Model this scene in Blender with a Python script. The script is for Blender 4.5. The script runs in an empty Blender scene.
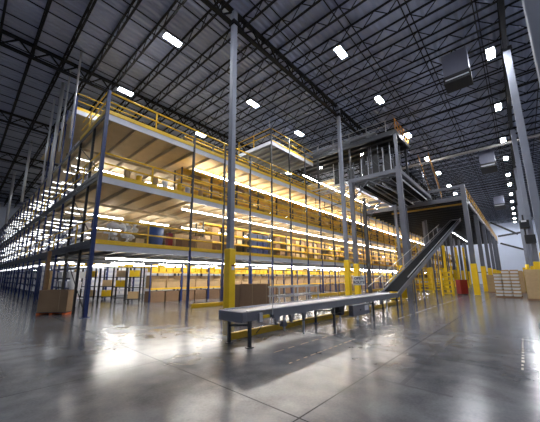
import bpy, math, random
from mathutils import Vector, Matrix
random.seed(7)
S = bpy.context.scene
COL = S.collection
PI = math.pi

# ---------------------------------------------------------------- helpers
class MB:
    def __init__(s): s.v = []; s.f = []
    def box(s, x0, x1, y0, y1, z0, z1):
        n = len(s.v)
        s.v += [(x0,y0,z0),(x1,y0,z0),(x1,y1,z0),(x0,y1,z0),(x0,y0,z1),(x1,y0,z1),(x1,y1,z1),(x0,y1,z1)]
        s.f += [(n+3,n+2,n+1,n),(n+4,n+5,n+6,n+7),(n,n+1,n+5,n+4),(n+1,n+2,n+6,n+5),(n+2,n+3,n+7,n+6),(n+3,n,n+4,n+7)]
        return s
    def cb(s, cx, cy, z0, sx, sy, h): return s.box(cx-sx/2, cx+sx/2, cy-sy/2, cy+sy/2, z0, z0+h)
    def bar(s, a, b, w, h=None, up=(0,0,1)):
        h = h or w
        a = Vector(a); b = Vector(b); d = (b-a).normalized(); u = Vector(up)
        if abs(d.dot(u)) > .98: u = Vector((1,0,0))
        r = d.cross(u).normalized(); u = r.cross(d)
        n = len(s.v)
        for p in (a, b):
            for i, j in ((-1,-1),(1,-1),(1,1),(-1,1)):
                s.v.append(tuple(p + r*i*w/2 + u*j*h/2))
        s.f += [(n,n+1,n+2,n+3),(n+7,n+6,n+5,n+4),(n+1,n,n+4,n+5),(n+2,n+1,n+5,n+6),(n+3,n+2,n+6,n+7),(n,n+3,n+7,n+4)]
        return s
    def cyl(s, a, b, r, n=10, r2=None):
        r2 = r if r2 is None else r2
        a = Vector(a); b = Vector(b); d = (b-a).normalized()
        u = Vector((0,0,1)) if abs(d.z) < .9 else Vector((1,0,0))
        e1 = d.cross(u).normalized(); e2 = e1.cross(d)
        k = len(s.v)
        for p, rr in ((a, r), (b, r2)):
            for i in range(n):
                t = 2*PI*i/n
                s.v.append(tuple(p + e1*math.cos(t)*rr + e2*math.sin(t)*rr))
        for i in range(n):
            j = (i+1) % n
            s.f.append((k+i, k+j, k+n+j, k+n+i))
        s.f.append(tuple(k+i for i in reversed(range(n)))); s.f.append(tuple(k+n+i for i in range(n)))
        return s
    def prism(s, pts, y0, y1):          # outline in x,z extruded along y
        n = len(pts); k = len(s.v)
        for y in (y0, y1):
            s.v += [(p[0], y, p[1]) for p in pts]
        s.f.append(tuple(k+i for i in range(n))); s.f.append(tuple(k+n+i for i in reversed(range(n))))
        for i in range(n):
            j = (i+1) % n
            s.f.append((k+j, k+i, k+n+i, k+n+j))
        return s

def build(name, mb, mat, parent=None, bevel=0, smooth=False, me=None):
    if me is None:
        me = bpy.data.meshes.new(name); me.from_pydata(mb.v, [], mb.f); me.update()
        me.materials.append(mat)
        if smooth:
            for p in me.polygons: p.use_smooth = len(p.vertices) == 4
    o = bpy.data.objects.new(name, me); COL.objects.link(o)
    if parent: o.parent = parent
    if bevel:
        m = o.modifiers.new('bevel', 'BEVEL'); m.width = bevel; m.segments = 2; m.limit_method = 'ANGLE'
    return o
def tag(o, label, cat, group=None, kind=None):
    o['label'] = label; o['category'] = cat
    if group: o['group'] = group
    if kind: o['kind'] = kind
    return o
def struct(o): o['kind'] = 'structure'; return o
def thing(name, label, cat, loc=(0,0,0), rz=0, group=None):
    o = bpy.data.objects.new(name, None); COL.objects.link(o)
    o.empty_display_size = .1
    o.location = loc; o.rotation_euler = (0,0,rz)
    return tag(o, label, cat, group)
def lab(o, t): o['label'] = t; return o
KIDS = {}
def kids(o):
    if o.name not in KIDS: KIDS[o.name] = [c for c in COL.objects if c.parent == o]
    return KIDS[o.name]
def dup(o, parent=None, loc=None, rz=None, label=None, group=None):
    c = o.copy(); COL.objects.link(c)
    if parent: c.parent = parent
    if loc is not None: c.location = loc
    if rz is not None: c.rotation_euler = (0,0,rz)
    if label: c['label'] = label
    if group: c['group'] = group
    for k in kids(o): dup(k, c)
    return c
ORD = ['first','second','third','fourth','fifth','sixth','seventh','eighth','ninth','tenth','eleventh','twelfth',
       'thirteenth','fourteenth','fifteenth','sixteenth','seventeenth','eighteenth','nineteenth','twentieth']

# ---------------------------------------------------------------- materials
def mat(name, col, rough=.5, metal=0, var=.12, scale=3, bump=0, spec=.5):
    m = bpy.data.materials.new(name); m.use_nodes = True
    nt = m.node_tree; b = nt.nodes['Principled BSDF']
    b.inputs['Roughness'].default_value = rough; b.inputs['Metallic'].default_value = metal
    b.inputs['Specular IOR Level'].default_value = spec
    tc = nt.nodes.new('ShaderNodeTexCoord'); nz = nt.nodes.new('ShaderNodeTexNoise')
    nz.inputs['Scale'].default_value = scale; nz.inputs['Detail'].default_value = 3
    nt.links.new(tc.outputs['Object'], nz.inputs['Vector'])
    mx = nt.nodes.new('ShaderNodeMix'); mx.data_type = 'RGBA'
    mx.inputs[6].default_value = (*[c*(1-var) for c in col], 1)
    mx.inputs[7].default_value = (*[min(1, c*(1+var)) for c in col], 1)
    nt.links.new(nz.outputs['Fac'], mx.inputs[0]); nt.links.new(mx.outputs[2], b.inputs['Base Color'])
    if bump:
        bp = nt.nodes.new('ShaderNodeBump'); bp.inputs['Strength'].default_value = bump
        nt.links.new(nz.outputs['Fac'], bp.inputs['Height']); nt.links.new(bp.outputs[0], b.inputs['Normal'])
    return m
def emit(name, col, st):
    m = bpy.data.materials.new(name); m.use_nodes = True
    nt = m.node_tree; nt.nodes.clear()
    e = nt.nodes.new('ShaderNodeEmission'); e.inputs[0].default_value = (*col,1); e.inputs[1].default_value = st
    o = nt.nodes.new('ShaderNodeOutputMaterial'); nt.links.new(e.outputs[0], o.inputs[0]); return m

YEL = mat('yellow_paint', (.74,.46,.015), .45)
YEL2 = mat('guard_yellow', (.88,.58,.008), .45)
BLUE = mat('blue_paint', (.007,.022,.115), .4)
DARK = mat('charcoal_paint', (.035,.037,.045), .45)
BLK = mat('black_steel', (.012,.012,.014), .5)
GREY = mat('grey_paint', (.115,.12,.15), .4)
COLG = mat('column_grey', (.22,.235,.29), .65)
LGREY = mat('pale_edge_paint', (.58,.59,.66), .4)
SILV = mat('brushed_steel', (.6,.61,.64), .3, .7)
GALV = mat('galvanised_steel', (.45,.46,.5), .4, .5)
BELT = mat('black_rubber_belt', (.012,.012,.014), .9, spec=.1)
ROLL = mat('roller_steel', (.62,.63,.66), .28, .6)
CONV = mat('conveyor_grey', (.18,.185,.22), .4)
KRAFT = mat('kraft_board', (.44,.30,.155), .8, var=.15, scale=6)
KRAFT2 = mat('dark_and_shaded_kraft_board', (.19,.115,.065), .8, var=.15, scale=6)  # brown board; also paints the shade on cartons under the flow racks
KRAFT3 = mat('pale_kraft_board', (.55,.39,.21), .8, var=.12, scale=6)
TAPE = mat('packing_tape', (.5,.36,.2), .3)
WOOD = mat('pallet_wood', (.28,.16,.08), .75, var=.3, scale=9)
ORANGE = mat('orange_paint', (.75,.13,.02), .5)
WHITE = mat('white_plastic', (.75,.75,.77), .4, var=.05)
PAPER = mat('white_paper', (.7,.7,.72), .7, var=.1, scale=20)
BLUEP = mat('blue_plastic', (.05,.10,.30), .4)
NAVY = mat('navy_plastic', (.010,.018,.07), .45)
RED = mat('red_paint', (.24,.005,.005), .45)
TANDECK = mat('particle_board', (.55,.45,.29), .75, var=.15, scale=2)
TANJ = mat('beige_joist', (.42,.34,.22), .6)
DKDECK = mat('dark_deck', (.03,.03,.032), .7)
HBAY = emit('high_bay_glow', (.93,.96,1), 190)
STRIP = emit('strip_glow', (1,.96,.90), 58)
STRIPC = emit('cool_strip_glow', (.93,.96,1), 15)
SPOT = emit('spot_glow', (1,.95,.85), 60)
JOISTM = mat('joist_black', (.006,.006,.008), .6, spec=.2)
SIGNW = mat('sign_white', (.75,.76,.8), .5, var=.02)
SIGNT = mat('sign_ink', (.04,.05,.12), .6)

# roof deck: corrugated sheet, ribs along x
def roof_mat():
    m = mat('corrugated_roof_sheet', (.30,.34,.48), .6, 0, var=.1, scale=.3)
    nt = m.node_tree; b = nt.nodes['Principled BSDF']
    tc = nt.nodes.new('ShaderNodeTexCoord'); w = nt.nodes.new('ShaderNodeTexWave')
    w.wave_type = 'BANDS'; w.bands_direction = 'Y'; w.inputs['Scale'].default_value = 1.05
    nt.links.new(tc.outputs['Object'], w.inputs['Vector'])
    bp = nt.nodes.new('ShaderNodeBump'); bp.inputs['Strength'].default_value = .9; bp.inputs['Distance'].default_value = .06
    nt.links.new(w.outputs['Fac'], bp.inputs['Height']); nt.links.new(bp.outputs[0], b.inputs['Normal'])
    return m
ROOF = roof_mat()

# polished concrete with saw-cut joints and worn tape
def floor_mat():
    m = bpy.data.materials.new('polished_concrete'); m.use_nodes = True
    nt = m.node_tree; N = nt.nodes; L = nt.links; b = N['Principled BSDF']
    tc = N.new('ShaderNodeTexCoord'); sep = N.new('ShaderNodeSeparateXYZ'); L.new(tc.outputs['Object'], sep.inputs[0])
    def math_(op, a, bb=None, c=None):
        n = N.new('ShaderNodeMath'); n.operation = op
        for i, q in enumerate((a, bb, c)):
            if q is None: continue
            if isinstance(q, (int, float)): n.inputs[i].default_value = q
            else: L.new(q, n.inputs[i])
        return n.outputs[0]
    X, Y = sep.outputs[0], sep.outputs[1]
    def noise(sc, det=5, vec=None):
        n = N.new('ShaderNodeTexNoise'); n.inputs['Scale'].default_value = sc; n.inputs['Detail'].default_value = det
        L.new(vec or tc.outputs['Object'], n.inputs['Vector']); return n.outputs['Fac']
    n1, n2, n3 = noise(.35, 4), noise(2.2, 6), noise(30, 3)
    f = math_('ADD', math_('MULTIPLY', n1, .55), math_('ADD', math_('MULTIPLY', n2, .33), math_('MULTIPLY', n3, .12)))
    cr = N.new('ShaderNodeValToRGB'); L.new(f, cr.inputs[0])
    cr.color_ramp.elements[0].position = .40; cr.color_ramp.elements[0].color = (.085,.087,.098,1)
    cr.color_ramp.elements[1].position = .60; cr.color_ramp.elements[1].color = (.215,.217,.235,1)
    def line(c, pos, w):                       # 1 on a line
        return math_('LESS_THAN', math_('ABSOLUTE', math_('SUBTRACT', c, pos)), w)
    def grid(c, off, per, w):
        q = math_('ABSOLUTE', math_('SUBTRACT', math_('PINGPONG', math_('SUBTRACT', c, off), per/2), 0))
        return math_('LESS_THAN', q, w)
    j = math_('MAXIMUM', grid(X, 2.92-3.88*20, 3.88, .013), grid(Y, 5.35-3.26*20, 3.26, .011))
    def span(c, a, bb): return math_('MULTIPLY', math_('GREATER_THAN', c, a), math_('LESS_THAN', c, bb))
    faint = math_('MAXIMUM', math_('MULTIPLY', line(X, 4.83, .03), span(Y, .9, 3.2)),
                  math_('MULTIPLY', line(Y, 1.55, .035), span(X, 4.8, 9.6)))
    mx = N.new('ShaderNodeMix'); mx.data_type = 'RGBA'; L.new(cr.outputs[0], mx.inputs[6])
    mx.inputs[7].default_value = (.05,.05,.055,1); L.new(math_('MULTIPLY', j, .95), mx.inputs[0])
    mx2 = N.new('ShaderNodeMix'); mx2.data_type = 'RGBA'; L.new(mx.outputs[2], mx2.inputs[6])
    mx2.inputs[7].default_value = (.09,.09,.1,1); L.new(math_('MULTIPLY', faint, .45), mx2.inputs[0])
    L.new(mx2.outputs[2], b.inputs['Base Color'])
    ro = math_('ADD', math_('MULTIPLY', n2, .05), math_('ADD', math_('MULTIPLY', n1, .06), .135)); L.new(math_('ADD', ro, math_('MULTIPLY', j, .5)), b.inputs['Roughness'])
    L.new(math_('MULTIPLY', math_('SUBTRACT', 1, j), .36), b.inputs['Specular IOR Level'])
    return m
FLOOR = floor_mat()
WALL = mat('wall_panel', (.72,.78,.93), .7, var=.06, scale=.4)

# ---------------------------------------------------------------- shell
X0, X1, Y0, Y1, ZR = -9, 86, -11, 66, 14.72
struct(build('floor', MB().box(X0, X1, Y0, Y1, -.3, 0), FLOOR))
struct(build('ceiling', MB().box(X0, X1, Y0, Y1, ZR, ZR+.15), ROOF))
struct(build('wall_far', MB().box(X1, X1+.3, Y0, Y1, 0, ZR), WALL))
struct(build('wall_near', MB().box(X0-.3, X0, Y0, Y1, 0, ZR), WALL))
struct(build('wall_right', MB().box(X0, X1, Y0-.3, Y0, 0, ZR), WALL))
struct(build('wall_left', MB().box(X0, X1, Y1, Y1+.3, 0, ZR), WALL))

# ---------------------------------------------------------------- roof steel
ZT, ZB = 14.66, 13.98
def joist():
    m = MB(); y0, y1 = Y0+.1, Y1-.1
    m.box(-.05,.05, y0,y1, ZT-.05, ZT); m.box(-.05,.05, y0,y1, ZB, ZB+.05)
    n = int((y1-y0)/.61)
    for i in range(n):
        a = y0+i*.61; b = a+.61
        za, zb = (ZB+.03, ZT-.03) if i % 2 else (ZT-.03, ZB+.03)
        m.bar((0,a,za),(0,b,zb), .035)
    return m
jm = None
k = 0; x = 8.23-1.4*12
while x < X1-.3:
    if x > X0+.3:
        if jm is None:
            o = build('roof_joist', joist(), JOISTM); jm = o.data
        else: o = build('roof_joist', None, None, me=jm)
        o.location = (x,0,0)
        tag(o, 'black open-web steel joist under the corrugated roof sheet', 'roof joist', 'roof joists')
    x += 1.4
COLX = [7.6+11.2*i for i in range(-1, 7)]
GY = [-.85, 8.8, 18.6, 28.4, 38.2, 48.0, 57.8]
def girder():
    m = MB(); L = 11.16
    m.box(0,L,-.11,.11,14.43,14.55); m.box(0,L,-.1,.1,13.68,13.79)
    n = 8; d = L/n
    for i in range(n):
        a = i*d; c = a+d/2
        m.bar((a,0,14.45),(c,0,13.75),.07); m.bar((c,0,13.75),(a+d,0,14.45),.07); m.bar((c,0,13.75),(c,0,14.45),.05)
    return m
gm = None
gn = ['over the conveyor aisle side, nearest the right-hand columns','along the grey column beside the conveyor','over the mezzanine front']
for gi, y in enumerate(GY):
    for ci, x in enumerate(COLX):
        if x+11.2 > X1: continue
        if gm is None: o = build('roof_girder', girder(), JOISTM); gm = o.data
        else: o = build('roof_girder', None, None, me=gm)
        o.location = (x,y,0)
        tag(o, 'deep black roof truss girder' + (' ' + gn[gi] if gi < 3 else ' over the racks at the left, %s line from the right' % ORD[gi]), 'roof girder', 'roof girder line ' + ORD[gi])
bm_ = None
y = Y0+1.2
while y < Y1-1:
    if min(abs(y-g) for g in GY) > .5:
        for dz, dy in ((ZT-.09,0),(ZB-.03,.12)):
            m = MB().box(X0+.1, X1-.1, -.022, .022, 0, .04)
            if bm_ is None: o = build('bridging_angle', m, JOISTM); bm_ = o.data
            else: o = build('bridging_angle', None, None, me=bm_)
            o.location = (0,y+dy,dz)
            tag(o, 'thin black bridging angle crossing under the roof joists', 'roof bridging', 'roof bridging angles')
    y += 2.45
# white roof pipe across
tag(build('roof_pipe', MB().cyl((32.5,Y0+.1,13.55),(32.5,12,13.55),.13,12), mat('pale_pipe',(.3,.28,.27),.6), smooth=True), 'long pale pipe crossing under the roof beyond the second light', 'pipe')

def column(x, y, label, sleeve=True, w=.24):
    t = thing('steel_column', label, 'column', (x,y,0))
    build('shaft', MB().cb(0,0,0,w,w,14.43), COLG, t, bevel=.02)
    build('base_plate', MB().cb(0,0,0,w+.22,w+.22,.025), GALV, t)
    if sleeve:
        lab(build('bumper_sleeve', MB().cb(0,0,.03,w+.11,w+.11,2.72), YEL2, t, bevel=.04), 'yellow plastic bumper sleeve')
        build('bracket', MB().cb(0,0,13.6,w+.14,w+.14,.2), JOISTM, t)
    return t
for yy, nm in ((-.9,'right-hand row'),(8.8,'row beside the conveyor')):
    for i, x in enumerate(COLX[1:]):
        yc = yy if yy < 0 else 8.72
        xx = x if not (yy > 0 and i == 1) else 18.27
        if yy < 0:
            l = ['cut off by the top right corner of the picture','just right of the nearest right-hand ceiling lights','carrying a black speaker pair above the bulk boxes'][i] if i < 3 else '%s of its row going away from the camera' % ORD[i]
            l = 'grey steel column in the %s, %s' % (nm, l)
        else:
            l = ['tall grey steel column with yellow bumper just behind the near end of the conveyor',
                 'grey steel column with yellow bumper left of the small white sign'][i] if i < 2 else 'grey steel column under the platforms, %s of the conveyor row' % ORD[i]
        c_ = column(xx, yc, l, True, .3 if yy < 0 else .24)
for yy in GY[2:5]:
    for x in COLX[2:4]:
        column(x, yy, 'grey steel building column standing inside the mezzanine racks', False, .3)['group'] = 'columns inside the racks'
# small notice and red tag on the near column
n_ = thing('column_notice', 'small white notice with red mark on the near yellow bumper', 'notice', (7.6,8.53,2.0))
build('plate', MB().box(-.07,.07,-.01,0,-.12,.02), SIGNW, n_)
build('red_mark', MB().box(-.07,.07,-.01,0,.025,.09), RED, n_)

# ---------------------------------------------------------------- ceiling lights
def hb(loc, label, group):
    t = thing('high_bay_light', label, 'ceiling light', loc, 0, group)
    build('housing', MB().box(-.46,.46,-.18,.18,.02,.10), GALV, t)
    build('diffuser', MB().box(-.42,.42,-.15,.15,-.02,.015), HBAY, t)
    for sx in (-.4,.4): build('hanger', MB().box(sx-.01,sx+.01,-.01,.01,.09,.54), DARK, t)
    return t
LX = [5.9,12.5,18.1,24.7,31.3,36.6,42.9,47.7,53.6,59.2,65,70.8,76.6,82]
rows = [(-.25,'row nearest the right-hand columns'),(5.62,'row above the conveyor'),(12.2,'row above the mezzanine front edge'),(18.4,'row over the mezzanine interior')]
h0 = None
for y, nm in rows:
    for i, x in enumerate(LX):
        if y > 15 and x > 65: continue
        xx, yy = x, y
        if y == 12.2 and i == 0: yy = 11.5
        if y == 18.4 and i == 0: yy = 17.35
        g = 'high bay lights, ' + nm
        l = 'glowing white high bay light, %s along the %s' % (ORD[i], nm)
        if h0 is None: h0 = hb((xx,yy,13.45), l, g)
        else: dup(h0, None, (xx,yy,13.45), 0, l, g)
for i, (x, y) in enumerate([(8,27.5),(8,38),(8,49),(20,30),(-4,22),(-4,34)]):
    dup(h0, None, (x,y,13.45), 0, 'white high bay light far left over the racks, hidden or nearly so', 'high bay lights over the left racks')
# unit heaters
def heater(x, y, z0, z1, sx, sy, label):
    t = thing('unit_heater', label, 'heater', (x,y,z0))
    h = z1-z0
    build('casing', MB().box(-sx/2,sx/2,-sy/2,sy/2,.35,h), mat('heater_casing', (.12,.125,.17), .6), t, bevel=.02)
    m = MB().box(-sx/2+.05,sx/2-.05,-sy/2+.05,sy/2-.05,.0,.33)
    build('air_plenum', m, LGREY, t)
    m = MB()
    for k in range(2): m.box(-sx/2-.03,sx/2+.03,-sy/2-.03,sy/2+.03,-.02+k*.28,.13+k*.28)
    build('louvre', m, BLK, t)
    m = MB()
    for a in (-1,1):
        for b in (-1,1): m.bar((a*sx*.45,b*sy*.45,h),(a*sx*.45,b*sy*.45,ZB-z0+.02),.03)
    build('hanger_rod', m, DARK, t)
    return t
heater(17.6,1.25,12.1,13.85,1.0,1.15,'big grey box heater hanging between the joists, nearest of the three')
heater(34.6,1.1,12.0,13.7,2.2,1.15,'grey box heater hanging further down the aisle, second of the three')
heater(55.5,1.2,12.0,13.6,2.6,1.2,'small-looking grey box heater by the far wall, last of the three')
for i, (a_, b_) in enumerate((((80,3.8,13.6),(80,-.38,10.5)),((80.5,2.9,10.4),(80.5,-1.04,10.9)),((81,2.7,8.9),(81,-.9,7.3)))):
    tag(build('wall_brace', MB().bar(a_, b_, .35), DARK), 'dark brace crossing in front of the far wall, %s from the top' % ORD[i], 'brace')
m = MB().box(X1-.4,X1-.02,-8,9,2.6,2.8)
tag(build('wall_rail', m, GREY), 'grey horizontal rails fixed on the pale far wall', 'wall rail')

# ---------------------------------------------------------------- mezzanine
FX, FY = 3.7, 13.0
XE, YE = 80.0, 60.0
mz = thing('rack_mezzanine', 'three-storey blue, yellow and tan rack-supported mezzanine filling the left of the hall', 'mezzanine', (FX,FY,0))
LZ = [3.0, 6.0, 9.0]
def mzp(name, mb, mt, par=None, label=None):
    o = build(name, mb, mt, par or mz)
    mb_off(o, par)
    if label: o['label'] = label
    return o
def mb_off(o, par):
    if par is None: o.location = (-FX,-FY,0)      # meshes are written in world metres
def jo(z, x0, x1, y0, y1, step=1.15):
    m = MB(); x = x0+.3
    while x < x1:
        m.box(x-.04,x+.04,y0+.08,y1,z-.24,z-.06); x += step
    return m
for li, z in enumerate(LZ):
    y1 = YE
    d = mzp('deck', MB().box(FX,XE,FY,y1,z-.06,z), TANDECK, label='tan board floor of the %s storey' % ORD[li])
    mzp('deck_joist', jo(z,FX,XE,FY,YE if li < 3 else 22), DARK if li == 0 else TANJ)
    mzp('edge_beam', MB().box(FX,XE,FY-.06,FY,z-.30,z-.02), LGREY, label='pale grey edge beam')
    mzp('side_edge_beam', MB().box(FX-.06,FX,FY-.06,YE,z-.18,z-.02), DARK)
    mzp('toe_board', MB().box(FX,XE,FY-.09,FY-.061,z-.02,z+.17), YEL)
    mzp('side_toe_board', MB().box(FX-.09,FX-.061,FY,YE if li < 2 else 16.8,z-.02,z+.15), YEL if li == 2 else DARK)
    ye = YE if li < 2 else 16.8
    r = mzp('guard_rail', MB().cyl((FX,FY-.05,z+1.07),(XE,FY-.05,z+1.07),.045,8).cyl((FX,FY-.05,z+.58),(XE,FY-.05,z+.58),.042,8)
            .cyl((FX-.05,FY,z+1.07),(FX-.05,ye,z+1.07),.03,6).cyl((FX-.05,FY,z+.58),(FX-.05,ye,z+.58),.028,6), YEL)
    x = 6.05
    pm = None
    while x < 60:
        p = build('rail_post', MB().box(-.035,.035,-.06,-.01,z,z+1.09) if pm is None else None, YEL, r, me=pm); pm = p.data
        p.location = (x,FY-.0,0)
        x += 4.6
    for y in (15.4, 20, 24.6, 29.2, 33.8):
        if y < ye:
            p = build('rail_post', MB().box(FX-.07,FX-.02,y-.05,y+.05,z,z+1.09), YEL, r)
    # cross bracing channel behind the front posts
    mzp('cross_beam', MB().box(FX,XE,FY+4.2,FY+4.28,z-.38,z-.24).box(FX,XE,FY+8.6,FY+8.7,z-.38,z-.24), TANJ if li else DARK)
# posts
xs = [3.7,8.4]+[8.4+2.3*i for i in range(1,31)]
pl_, pu_ = None, None
for i, x in enumerate(xs):
    if i == 0:
        mzp('corner_post', MB().box(x-.07,x+.07,FY-.13,FY+.03,0,10.12), BLUE, label='blue corner post'); 
        mzp('foot_plate', MB().box(x-.15,x+.15,FY-.2,FY+.1,0,.02), BLUE); continue
    top = 9.9 if not (15 < x < 21.6) else 13.1
    lo = build('upright', MB().box(-.055,.055,-.12,-.0,0,3.02) if pl_ is None else None, BLUE, mz, me=pl_); pl_ = lo.data
    lo.location = (x-FX,0,0); lo['label'] = 'blue lower upright'
    up = build('upper_upright', MB().box(-.05,.05,-.11,-.0,0,top-3.02), DARK, lo); up.location = (0,0,3.02)
for y in [14.6,16.9,19.2]+[19.2+2.3*i for i in range(1,18)]:
    if y < 19:
        mzp('side_upright', MB().box(FX-.05,FX+.05,y-.05,y+.05,0,9.2), BLK)
    else:
        mzp('side_upright', MB().box(FX-.05,FX+.05,y-.05,y+.05,0,12.9 if y < 27 else 9.0), BLUE)
# side wall cross rods on the first bays
for li in range(3):
    z = 3*li
    mzp('side_brace', MB().bar((FX,13.1,z+.2),(FX,16.9,z+2.6),.03).bar((FX,16.9,z+.2),(FX,19.2,z+2.6),.03), BLK)
mzp('roof_deck', MB().box(26.3,XE,FY,20,11.94,12.0), TANDECK)
mzp('deck_joist', jo(12.0,26.3,XE,FY,20), TANJ)
mzp('edge_beam', MB().box(26.3,XE,FY-.06,FY,11.7,11.98), LGREY)
# top-left small deck (fourth level)
mzp('upper_deck', MB().box(FX,9.5,19.25,30,11.9,12.0), TANDECK)
mzp('edge_beam', MB().box(FX,5.4,19.18,19.24,11.72,12.0), LGREY)
r = mzp('guard_rail', MB().cyl((FX,19.2,13.1),(7.5,19.2,13.1),.03,6).cyl((FX,19.2,12.6),(7.5,19.2,12.6),.03,6).box(FX,7.5,19.18,19.22,12,12.2), YEL)
# raised tower platform
tw = thing('raised_platform', 'yellow-railed grey platform raised above the mezzanine roof level left of the dark platforms', 'platform', (15.3,FY,9.0))
def twp(n, m, mt): o = build(n, m, mt, tw); o.location = (-15.3,-FY,-9.0); return o
twp('deck', MB().box(15.3,21.3,13,16.6,11.95,12.02), mat('grey_sheet',(.3,.3,.32),.5))
m = MB(); x = 15.7
while x < 21.2: m.box(x-.04,x+.04,13.05,16.55,11.76,11.95); x += .75
twp('joist', m, GALV)
twp('edge_beam', MB().box(15.3,21.3,12.94,12.995,11.74,12.02).box(15.24,15.3,12.94,16.6,11.74,12.02), LGREY)
rr = twp('guard_rail', MB().cyl((15.3,12.97,13.1),(21.3,12.97,13.1),.03,6).cyl((15.3,12.97,12.6),(21.3,12.97,12.6),.03,6)
    .cyl((15.27,13,13.1),(15.27,16.6,13.1),.03,6).cyl((15.27,13,12.6),(15.27,16.6,12.6),.03,6).box(15.3,21.3,12.92,12.935,12.02,12.15), YEL)
for (x,y) in ((15.3,12.97),(17.6,12.97),(19.9,12.97),(15.27,14.8),(15.27,16.6)):
    p = build('rail_post', MB().cb(x,y,12.02,.05,.05,1.1), YEL if x < 17 else GALV, rr)
for (x,y) in ((15.3,16.6),(21.2,16.6)): twp('leg', MB().cb(x,y,9.01,.12,.12,2.94), BLUE)
for x in (15.3,17.6,19.9):
    tag(build('hanger_rod', MB().cyl((x,13.1,13.15),(x,13.1,ZB-.02 if x == 15.3 else 13.3),.03,6), GALV), 'thin pale rod standing over the raised platform rail, at x %s' % {15.3:'its near corner',17.6:'its middle',19.9:'its far part'}[x] if False else 'thin pale rod over the raised platform rail at its %s' % {15.3:'near corner',17.6:'middle',19.9:'far part'}[x], 'rod')

# silver poles rising from the side racks to the roof
for i, (y, zb, r) in enumerate([(17.2,9.1,.05),(19.6,9.1,.05),(21.4,7.3,.10),(24.0,8.2,.06),(33.6,8.6,.11),(45.2,8.0,.14)]):
    tag(build('riser_pole', MB().cyl((3.22,y,zb),(3.22,y,ZR),r,8), SILV, smooth=True),
        'silver riser pole beside the left rack face, %s from the blue corner post' % ORD[i], 'pole', 'silver riser poles')

# ---------------------------------------------------------------- strip lights under the decks
def strip(mt):
    t = thing('strip_light', '', 'strip light')
    build('tube', MB().box(-1.1,1.1,-.045,.045,-.05,.0), mt, t)
    build('spine', MB().box(-1.12,1.12,-.03,.03,.005,.04), WHITE, t)
    return t
st = strip(STRIP); stc = strip(STRIPC); first = {}
def put_strip(src, loc, rz, label, group):
    if src.name not in first:
        first[src.name] = 1; kids(src)
        src.location = loc; src.rotation_euler = (0,0,rz); src['label'] = label; src['group'] = group; return src
    return dup(src, None, loc, rz, label, group)
for (z, y, x0, nm) in ((8.55,14.8,9.5,'top storey'),(5.52,14.0,8.4,'middle storey'),(2.55,15.3,5.0,'ground floor'),(8.55,19.5,5.2,'top storey, added back-row'),(5.52,19.5,5.0,'middle storey, added back-row'),(2.55,20.2,7,'ground floor, back row')):  # top and middle back rows added to brighten the first-bay undersides
    x = x0+1.15; i = 0
    gap = 2.32 if 'back' not in nm else 3.4
    while x < 76:
        w = '%s strip from the near end' % ORD[i] if i < 12 else 'one of the distant strips'
        put_strip(st, (x,y,z), 0, 'glowing strip light under the %s ceiling, %s' % (nm, w), 'strip lights, '+nm)
        x += gap; i += 1
for i in range(18):
    put_strip(st, (23.2+2.4*i,14.6,11.55), 0, 'strip light above the top storey racks, %s' % (ORD[i] + ' going away' if i < 12 else 'far away'), 'strip lights above the top storey')
# short runs seen from the side (left face)
shs = thing('shelf_light', '', 'strip light')
build('tube', MB().box(-.38,.38,-.035,.035,-.035,.0), emit('shelf_glow', (.95,.97,1), 4.5), shs)
build('spine', MB().box(-.52,.52,-.03,.03,.005,.03), WHITE, shs)
for li in range(3):
    for a_, dz in enumerate((.95,1.75,2.5)):
        for i in range(27):
            y = 18.3+1.53*i
            if (li == 0 and a_ < 2) or (i*7+a_*5+li*3) % 9 < 2: continue
            put_strip(shs, (4.28+(i%2)*.1,y,3*li+dz), 0, 'short cool white light behind the left rack face, %s storey, %s row, %s' % (ORD[li], ORD[a_], ORD[i] + ' going away' if i < 12 else 'far along'), 'short lights behind the left rack face')
for li, z in enumerate((2.5,5.5,8.5)):
    for i in range(8):
        put_strip(stc, (7.9,24.5+3.4*i,z), 0, 'cool white strip light in side aisle, %s storey, %s aisle' % (ORD[li], ORD[i]), 'strip lights in the left side aisles')

# ---------------------------------------------------------------- rack units
def rack(name, W, D, H, levels, post, beam, shelf=None, back=False):
    t = thing(name, '', 'rack')
    for sx in (0,W-.07):
        for sy in (0,D-.07):
            build('upright', MB().box(sx,sx+.07,sy,sy+.07,0,H), post, t)
    for z in levels:
        build('beam', MB().box(.07,W-.07,0,.05,z-.11,z), beam, t)
        build('shelf', MB().box(.07,W-.07,.05,D,z-.03,z-.005), shelf or TANDECK, t)
    if back: build('mesh_back', MB().box(.07,W-.07,D-.03,D-.01,.1,H-.1), back, t)
    return t
def place(src, loc, rz, label, group):
    if src.name not in first:
        first[src.name] = 1; kids(src); src.location = loc; src.rotation_euler = (0,0,rz); src['label'] = label; src['group'] = group; return src
    return dup(src, None, loc, rz, label, group)

def carton(w, d, h, mt, name='carton', tape=True):
    t = thing(name, '', 'box')
    build('body', MB().box(-w/2,w/2,-d/2,d/2,0,h), mt, t, bevel=.008)
    if tape: build('tape', MB().box(-.03,.03,-d/2-.004,d/2+.004,h-.12,h+.004), TAPE, t)
    return t
def flap_bin(w, d, h, mt):
    t = thing('open_carton', '', 'box')
    m = MB(); th = .02
    m.box(-w/2,w/2,-d/2,d/2,0,th)
    m.box(-w/2,-w/2+th,-d/2,d/2,0,h).box(w/2-th,w/2,-d/2,d/2,0,h).box(-w/2,w/2,d/2-th,d/2,0,h)
    m.box(-w/2,w/2,-d/2,-d/2+th,0,h*.5)
    build('body', m, mt, t)
    m = MB().bar((0,-d/2,h*.5),(0,-d/2-.13,h*.70), w*.9, .015, up=(0,0,1))
    build('flap', m, KRAFT3, t)
    return t

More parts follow.
